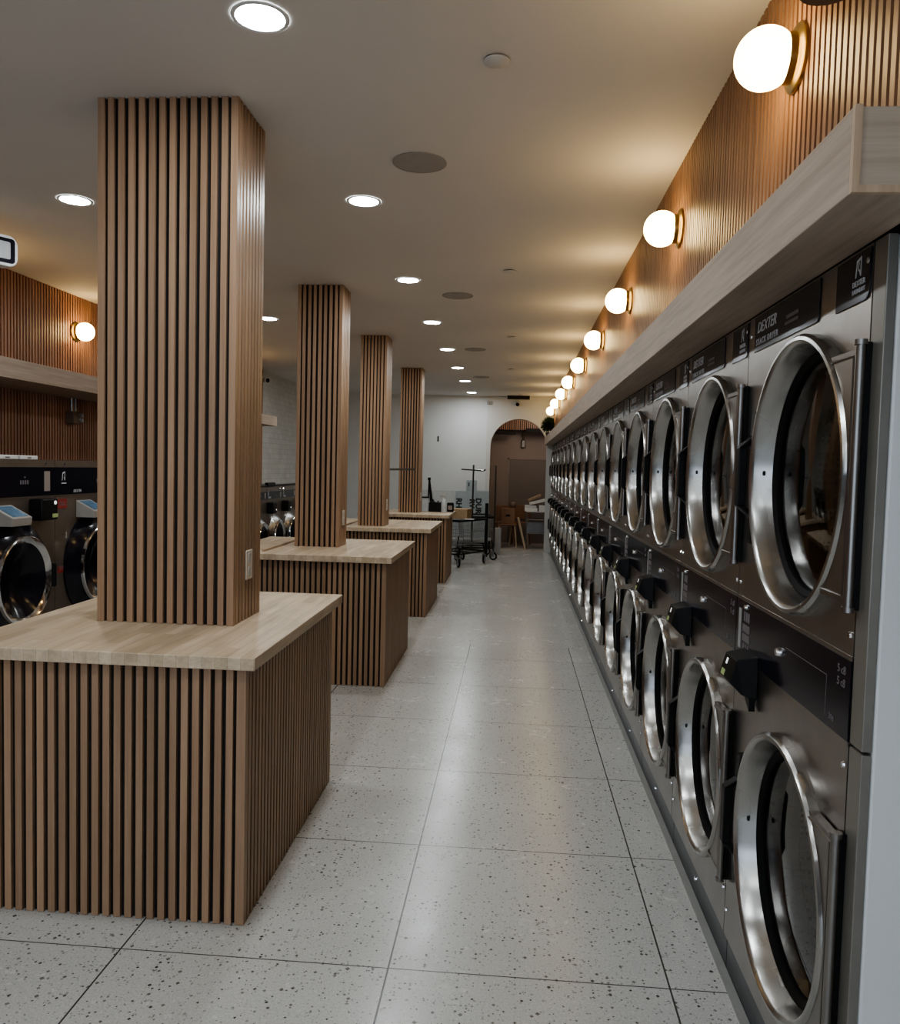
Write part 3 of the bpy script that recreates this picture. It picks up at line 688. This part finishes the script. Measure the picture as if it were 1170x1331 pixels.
for (y0, y1, z0, z1, lab) in [(4.80,4.90,1.19,1.25,'red sticker near top left corner of second large washer, under its panel'), (4.80,4.90,.79,.83,'red sticker beside door of second large washer')]:
    o = MB().box(WX+.0005,WX+.002,y0,y1,z0,z1).build('red_sticker', M['red']); tag(o, lab, 'sticker', 'red stickers')
    MB().box(WX+.002,WX+.0026,y0+.015,y1-.015,z0+.02,z0+.026).box(WX+.002,WX+.0026,y0+.015,y1-.03,z0+.034,z0+.04).build('sticker_lettering', M['letter_dim'], o)
for i, (y, w, lab) in enumerate([(3.98,.22,'white flat box lying on washer at left edge, nearest of the row'), (4.22,.2,'white flat box lying on washer, middle of the row'), (4.44,.17,'white flat box lying on washer, farthest of the row')]):
    o = MB().box(WX-.16,WX-.01,y,y+w,1.488,1.512).build('flat_box', M['paper'], None, .004); tag(o, lab, 'box', 'flat boxes on the washers')
    MB().box(WX-.01,WX-.0095,y+w*.4,y+w*.6,1.495,1.503).build('box_label', M['letter_dim'], o)
r = empty('drain_rod', (WX-.1, 8.6, 1.226), 'dark rod lying on small washers between the columns', 'rod')
MB().cyl((0,0,.012),(0,2.1,.012),.012,10).build('rod_bar', M['black'], r); MB().box(-.02,.02,.75,1.05,.0,.05).build('rod_clamp', M['black'], r, .008)
# electrical box under the left ledge
r = empty('electrical_box', (XL-.001, 6.33, 1.78), 'dark electrical box with two conduits under the left ledge', 'electrical box')
MB().box(0,.07,-.06,.06,0,.10).build('box_body', M['brown'], r, .006)
for y in (-.02,.035): MB().cyl((.03,y,.10),(.03,y,.206),.011,10).build('conduit', M['steel'], r, smooth=True)
for z in (.03,.07): MB().cyl((.07,.03,z),(.095,.03,z),.016,14).build('plug', M['grey'], r, smooth=True)
# white unit hanging at the left edge
r = empty('hanging_display', (-2.88, 4.2, 2.545), 'white rounded hanging display with black bezel cut by the left edge', 'display', rz=radians(-30)); r.scale = (.85,.85,.85)
MB().prism(rrect(-.24,.24,.0,.20,.06,6),'x',-.10,.0).build('housing', M['white_cool'], r, .012)
MB().prism(rrect(-.215,.215,.022,.178,.02,4),'x',.0,.006).build('bezel', M['black_gloss'], r)
MB().prism(rrect(-.17,.185,.045,.155,.01,3),'x',.006,.008).build('panel', M['grey'], r)
MB().cyl((-.05,0,.2),(-.05,0,(CE-2.545-.001)/.85),.02,12).build('hanger', M['white_cool'], r)

# ---------------------------------------------------------------- laundry carts
def make_cart(label, group, tbar=True, pole_h=1.56, hb=.22):
    r = empty('laundry_cart', (0,0,0), label, 'cart', group)
    a, b = .26, .40; z0, z1 = .33, .70
    m = MB()
    for (A_, B_, zz) in ((a*.88,b*.9,z0), (a*.94,b*.95,(z0+z1)/2), (a,b,z1)):
        m.tube([(-A_,-B_,zz),(A_,-B_,zz),(A_,B_,zz),(-A_,B_,zz)], .005, 6, True)
    for k in range(1,5):
        t = k/5; zz = z0+(z1-z0)*t; A_, B_ = a*(.88+.12*t), b*(.9+.1*t)
        m.tube([(-A_,-B_,zz),(A_,-B_,zz),(A_,B_,zz),(-A_,B_,zz)], .0022, 5, True)
    for k in range(13):
        t = -1+2*k/12
        for sg in (-1,1): m.cyl((sg*a*.88,b*.9*t,z0),(sg*a,b*t,z1),.0022,5)
    for k in range(9):
        t = -1+2*k/8
        for sg in (-1,1): m.cyl((a*.88*t,sg*b*.9,z0),(a*t,sg*b,z1),.0022,5)
        m.cyl((a*.88*t,-b*.9,z0),(a*.88*t,b*.9,z0),.0022,5)
    m.build('wire_basket', M['wire'], r)
    MB().tube([(-a-.006,-b-.006,z1+.006),(a+.006,-b-.006,z1+.006),(a+.006,b+.006,z1+.006),(-a-.006,b+.006,z1+.006)], .017, 8, True).build('bumper_rim', M['black'], r, smooth=True)
    m = MB().tube([(-a,-b,.20),(a,-b,.20),(a,b,.20),(-a,b,.20)], .012, 8, True)
    for sx in (-1,1):
        for s2 in (-1,1): m.cyl((sx*a,s2*b,.15),(sx*a*.9,s2*b*.92,z0),.010,8)
    m.cyl((-a,0,.2),(a,0,.2),.01,8)
    m.build('frame', M['black'], r)
    for sx in (-1,1):
        for s2 in (-1,1):
            x, y = sx*(a-.01), s2*(b-.01)
            c = MB().box(-.022,-.016,-.03,.03,.06,.15).box(.016,.022,-.03,.03,.06,.15).box(-.022,.022,-.03,.03,.145,.152).cyl((0,0,.15),(0,0,.20),.009,8).build('caster', M['wire'], r)
            c.location = (x,y,0); c.rotation_euler = (0,0,radians(55+23*sx+17*s2))
            MB().lathe([(.042,-.011),(.060,-.013),(.066,-.006),(.066,.006),(.060,.013),(.042,.011),(.042,-.011)], (0,-.012,.067), 'x', 24).build('wheel', M['rubber'], c, smooth=True)
            MB().lathe([(.001,-.010),(.043,-.010)], (0,-.012,.067), 'x', 20).lathe([(.001,.010),(.043,.010)], (0,-.012,.067), 'x', 20).build('wheel_hub', M['greylight'], c)
    for s2 in (-1,):
        MB().cyl((0 if tbar else a,s2*(b+.02),.2),(0 if tbar else a,s2*(b+.02),pole_h),.014,10).build('pole', M['steel_dark'], r, smooth=True)
    if tbar:
        m = MB().tube([(-hb,-b-.02,pole_h-.07),(-hb+.03,-b-.02,pole_h-.09),(hb,-b-.02,pole_h-.075)], .012, 8)
        m.build('crossbar', M['steel_dark'], r)
    return r
c1 = make_cart('black-rimmed wire laundry cart with tall T-bar poles past the farthest counter', 'laundry carts')
c1.location = (-.85, 12.66, 0); c1.rotation_euler = (0,0,radians(153))
c2 = make_cart('wire laundry cart standing behind the front cart, nearer the arch', 'laundry carts', False)
c2.location = (-.64, 13.74, 0); c2.rotation_euler = (0,0,radians(10))
MB().box(.10,.15,-.46,-.43,.06,.94).build('upright_post', M['black'], c2)
c3 = make_cart('laundry cart between third and farthest counters, only its crossbar showing', 'laundry carts', True, 1.55, .31); c3.location = (-1.475, 9.89, 0)
# boards and cartons leaning at the back wall
def board(x0, x1, y, z0, z1, mat, txt, label, rot=0):
    r = empty('leaning_board', ((x0+x1)/2, y, z0), label, 'board', 'lettered boards by the back wall', rz=rot)
    w = (x1-x0)/2
    MB().box(-w, w, 0, .02, 0, z1-z0).build('board_sheet', mat, r, .002)
    if txt:
        text_mb(txt, .135, (-w+.02, -.001, (z1-z0)-.13), (0,0,-1), (1,0,0), bold=.006).build('board_lettering', M['letter_black'], r)
    return r
tb = empty('back_table', (-.85, 14.5, 0), 'long low table against the back wall holding the boards', 'table')
MB().box(-.85,.46,-.16,.2,.23,.26).build('table_top', M['greylight'], tb, .004)
for x in (-.82,.43):
    for y in (-.14,.18): MB().box(x-.015,x+.015,y-.015,y+.015,0,.23).build('leg', M['black'], tb)
board(-1.66,-1.06,14.52,.26,1.10,M['board2'],'', 'blank pale board behind the black basket')
board(-1.04,-.79,14.47,.26,1.10,M['board'],'RH', 'bluish board with dark RH letters, left of the cart pole')
board(-.80,-.66,14.44,.26,1.09,M['board'],'RV', 'narrow bluish board with dark RV letters, behind the cart pole')
board(-.69,-.44,14.41,.26,1.11,M['board3'],'DUR', 'bluish board with dark DUR letters, beside the arch')
r = empty('tall_carton', (-.77, 14.56, .26), 'narrow grey upright carton behind the lettered boards', 'carton')
MB().box(-.09,.09,0,.1,0,1.03).build('carton_body', M['board3'], r, .003); MB().box(-.05,-.03,-.002,0,.92,.99).build('carton_mark', M['letter_black'], r)
r = empty('cardboard_box', (-.82, 12.62, .724), 'brown cardboard box lying on the front laundry cart', 'box', rz=radians(-10))
MB().box(-.13,.14,-.16,.16,0,.15).build('box_body', M['carton'], r, .004); MB().box(-.13,.14,-.02,.02,.15,.1512).build('tape', M['palewood'], r)
r = empty('grey_carton', (-.28, 14.32, 0), 'grey upright carton on the floor right of the carts, by the arch', 'carton')
MB().box(-.07,.07,-.06,.06,0.001,.47).build('carton_body', M['grey'], r, .003); MB().box(-.02,.02,-.061,-.06,0.001,.47).build('carton_seam', M['fixture'], r)
# things on the farthest island
r = empty('spray_bottle', (-.955,11.1,CT), 'white spray bottle on the farthest counter', 'bottle')
MB().lathe([(.001,0),(.036,0),(.038,.01),(.038,.13),(.028,.17),(.014,.19),(.014,.205)], (0,0,0), 'z', 20, cap1=True).build('bottle_body', M['cloudy'], r, smooth=True)
MB().lathe([(.016,.2),(.016,.225)], (0,0,0), 'z', 14, cap0=True, cap1=True).box(-.05,.02,-.012,.012,.225,.25).box(-.05,-.04,-.006,.006,.19,.225).build('trigger_head', M['greylight'], r, .003)
r = empty('black_basket', (-1.05,11.26,CT), 'black plastic caddy basket on the farthest counter', 'basket')
m = MB().box(-.12,.10,-.07,.07,0,.008)
for a_, b_, c_, d_ in ((-.12,.10,-.07,-.062),(-.12,.10,.062,.07),(-.12,-.112,-.07,.07),(.092,.10,-.07,.07)): m.box(a_,b_,c_,d_,0,.13)
m.build('basket_body', M['black'], r, .003)
for i, (x, h, rr) in enumerate([(-.07,.17,.03),(.0,.15,.035),(.06,.16,.025)]):
    o = MB().lathe([(.001,.009),(rr,.009),(rr,h*.8),(rr*.4,h*.92),(rr*.4,h)], (-1.05+x,11.26,CT), 'z', 16, cap1=True).build('caddy_bottle', M['black'] if i != 1 else M['steel_dark'], None, smooth=True)
    tag(o, ['left dark bottle inside the black caddy basket', 'middle grey bottle inside the black caddy basket', 'right dark bottle inside the black caddy basket'][i], 'bottle', 'bottles in the caddy')
r = empty('black_jar', (-.88,11.3,CT), 'short black jar right of the white spray bottle', 'jar')
MB().lathe([(.001,0),(.045,0),(.048,.02),(.048,.12),(.04,.13)], (0,0,0), 'z', 20, cap1=True).build('jar_body', M['black'], r, smooth=True); MB().box(-.03,.03,-.0495,-.046,.03,.09).build('jar_label', M['tan'], r)
r = empty('folding_sign', (-1.20,11.44,CT), 'tall dark folded stand on farthest counter beside the column', 'stand')
m = MB().add([(-.02,0,.44),(.02,0,.44),(.05,-.05,0),(.10,-.05,0),(-.05,-.05,0),(.0,-.05,0)], [(0,1,3,2)])
m = MB().cyl((0,0,.45),(.075,-.05,0),.012,8).cyl((0,0,.45),(-.02,.06,0),.010,8).cyl((0,0,.45),(.03,.05,0),.010,8); m.build('stand_legs', M['black'], r); MB().box(-.02,.02,-.02,.02,.43,.47).build('stand_top', M['black'], r, .004)
r = empty('clear_bin', (-1.215,11.26,CT), 'translucent bluish bin on the farthest counter beside column', 'bin')
MB().box(-.06,.04,-.05,.05,0,.19).build('bin_body', M['cloudy'], r, .01); MB().box(-.065,.045,-.055,.055,.19,.205).build('bin_lid', M['black'], r, .003)
o = MB().add([(-.13,-.1,.004),(.1,-.12,.004),(.12,.1,.004),(-.1,.12,.004),(-.13,-.1,.012),(.1,-.12,.02),(.12,.1,.014),(-.1,.12,.012)], [(0,3,2,1),(4,5,6,7),(0,1,5,4),(1,2,6,5),(2,3,7,6),(3,0,4,7)]).build('paper_sheet', M['paper']); o.location = (-.66,12.36,.722); o.scale = (.6,.6,1); tag(o, 'white paper on the front laundry cart beside the cardboard box', 'paper')

# ---------------------------------------------------------------- plant on the ledge
r = empty('potted_plant', (.575,14.25,2.09), 'round bushy green plant on the far end of the ledge', 'plant')
MB().lathe([(.001,0),(.05,0),(.065,.07),(.06,.07),(.055,.06)], (0,0,0), 'z', 24).build('pot', M['pot'], r, smooth=True)
m = MB()
for i in range(1100):
    t = random.uniform(0,2*pi); ph = random.uniform(-1.0,1.5); R_ = random.uniform(.06,.165)
    d = Vector((cos(t)*cos(ph), sin(t)*cos(ph), sin(ph))); c = Vector((-.01,0,.19)); p = c + d*R_; p.x = min(p.x, .085); q = c + d*max(0, R_-.07)
    s_ = d.cross(Vector((random.random(),random.random(),random.random()))).normalized()*.010
    m.add([q, (p+q)/2+s_, p, (p+q)/2-s_], [(0,1,2,3)])
m.build('foliage', M['leaf'], r)

# ---------------------------------------------------------------- back room things
def chair(x, y, label, rz):
    r = empty('wooden_chair', (x,y,0), label, 'chair', 'wooden chairs beyond the arch', rz)
    MB().box(-.19,.19,-.19,.19,.43,.46).build('seat', M['warmwood'], r, .01)
    for sx in (-1,1):
        for s2 in (-1,1): MB().cyl((sx*.15,s2*.15,.43),(sx*.19,s2*.19,0),.018,10,.013).build('leg', M['palewood'] if s2 < 0 else M['warmwood'], r, smooth=True)
    MB().box(-.18,.18,.17,.19,.50,.80).build('backrest', M['warmwood'], r, .012)
    for sx in (-1,1): MB().box(sx*.15-.012,sx*.15+.012,.165,.185,.44,.56).build('back_post', M['warmwood'], r)
    return r
chair(-.14, 15.75, 'left wooden chair with pale legs beyond the arch', radians(8))
chair(.14, 16.25, 'second wooden chair beyond the arch, behind the first', radians(-8))
o = MB().box(-.10,.24,15.98,16.05,.50,.79).build('wooden_crate', M['warmwood'], None, .006); 
bpy.data.objects.remove(o)
r = empty('wooden_crate', (-.115, 15.72, .461), 'brown wooden crate sitting on the left chair beyond the arch', 'crate')
MB().box(-.12,.14,-.12,.12,0,.30).build('crate_body', M['warmwood'], r, .005); MB().box(-.03,.05,-.123,-.12,.14,.18).build('crate_hole', M['black'], r)
r = empty('round_pot', (-.02, 15.74, .762), 'dark round pot on top of the wooden crate', 'pot')
MB().lathe([(.001,0),(.04,0),(.07,.05),(.072,.085),(.05,.125),(.045,.125)], (0,0,0), 'z', 24).build('pot_body', M['brown'], r, smooth=True); MB().lathe([(.05,.118),(.052,.125),(.046,.126)], (0,0,0), 'z', 24).build('pot_rim', M['black'], r)
r = empty('wire_trolley', (.45, 15.7, 0), 'wire trolley heaped with cartons beyond the arch', 'trolley')
m = MB()
for x in (-.2,.26):
    for y in (-.2,.2): m.cyl((x,y,.06),(x,y,.70),.011,8)
m.build('trolley_posts', M['wire'], r)
for z in (.30,.56):
    m = MB().tube([(-.2,-.2,z),(.26,-.2,z),(.26,.2,z),(-.2,.2,z)], .008, 6, True)
    for k in range(1,9): m.cyl((-.2+.46*k/9,-.2,z),(-.2+.46*k/9,.2,z),.003,5)
    m.build('wire_shelf', M['wire'], r)
for x in (-.2,.26):
    for y in (-.2,.2): MB().lathe([(.01,-.012),(.03,-.012),(.03,.012),(.01,.012)], (x,y,.031), 'x', 16).build('wheel', M['rubber'], r)
MB().box(-.21,.27,-.21,.21,.70,.715).build('trolley_top', M['greylight'], r, .004)
def carton(x, y, z, w, d, h, mat, label, rx=0, ry=0, rz=0):
    r = empty('carton', (x,y,z), label, 'carton', 'cartons beyond the arch'); r.rotation_euler = (rx,ry,rz)
    MB().box(-w/2,w/2,-d/2,d/2,0,h).build('carton_body', mat, r, .003); MB().box(-w/2+.01,w/2-.01,-.02,.02,h,h+.001).build('carton_tape', M['palewood'], r)
carton(.33,15.66,.716,.24,.3,.06,M['paper'],'flat pale carton at the bottom of the trolley heap')
carton(.32,15.66,.778,.22,.28,.05,M['board2'],'flat grey carton lying on the bottom carton')
carton(.58,15.66,.716,.2,.3,.12,M['paper'],'white carton at right of the trolley heap')
carton(.47,15.66,.878,.34,.26,.05,M['paper'],'long white carton tilted across the trolley heap',0,radians(-14))
carton(.40,15.68,.955,.26,.24,.04,M['carton'],'open brown carton tilted at the top of trolley heap',0,radians(-24))
carton(.42,15.7,.309,.34,.3,.2,M['steel_dark'],'dark carton on the lower trolley shelf')
o = MB().box(-.02,.02,-.012,.012,0,.62).build('leaning_plank', M['palewood']); o.location = (.24,15.42,.0); o.rotation_euler = (0,radians(-14),0); tag(o,'short pale plank leaning by the wire trolley','plank')
r = empty('wall_switch', (-.4995,15.9,1.25), 'dark switch box on the wall inside the arch', 'switch')
MB().box(0,.03,-.05,.05,-.06,.06).build('switch_box', M['brown'], r, .004); MB().box(.03,.034,-.015,.015,-.03,.03).build('switch_lever', M['grey'], r)
r = empty('hanging_device', (.16,BY-.001,1.95), 'dark device hanging on the back room wall beyond the arch', 'device')
MB().box(-.045,.045,-.06,0,.0,.16).build('device_body', M['steel_dark'], r, .015); MB().tube([(0,-.03,.16),(.0,-.05,.22),(-.03,-.04,.28),(.0,-.03,.33)], .02, 8).build('device_hose', M['brown'], r, smooth=True)

# ---------------------------------------------------------------- light
W_ = bpy.data.worlds.new('world'); S.world = W_; W_.use_nodes = True; nt = W_.node_tree; nt.nodes.clear()
bg = N(nt, 'ShaderNodeBackground'); ow = N(nt, 'ShaderNodeOutputWorld'); bg.inputs[0].default_value = (.78,.89,1,1); bg.inputs[1].default_value = 1.9; L(nt, bg.outputs[0], ow.inputs[0])
def lamp(name, kind, loc, energy, col, size=.2, rot=(0,0,0), **k):
    l = bpy.data.lights.new(name, kind); l.energy = energy; l.color = col
    if kind == 'AREA': l.size = size
    else: l.shadow_soft_size = size
    for a, b in k.items(): setattr(l, a, b)
    o = bpy.data.objects.new(name, l); COL.objects.link(o); o.location = loc; o.rotation_euler = rot; return o
lamp('back_room_fill', 'POINT', (.4,15.5,2.5), 11, (1,.85,.72), .15)  # added fill light without a fixture, brightens the room beyond the arch
S.view_settings.view_transform = 'AgX'; S.view_settings.look = 'AgX - Medium High Contrast'; S.view_settings.exposure = .34
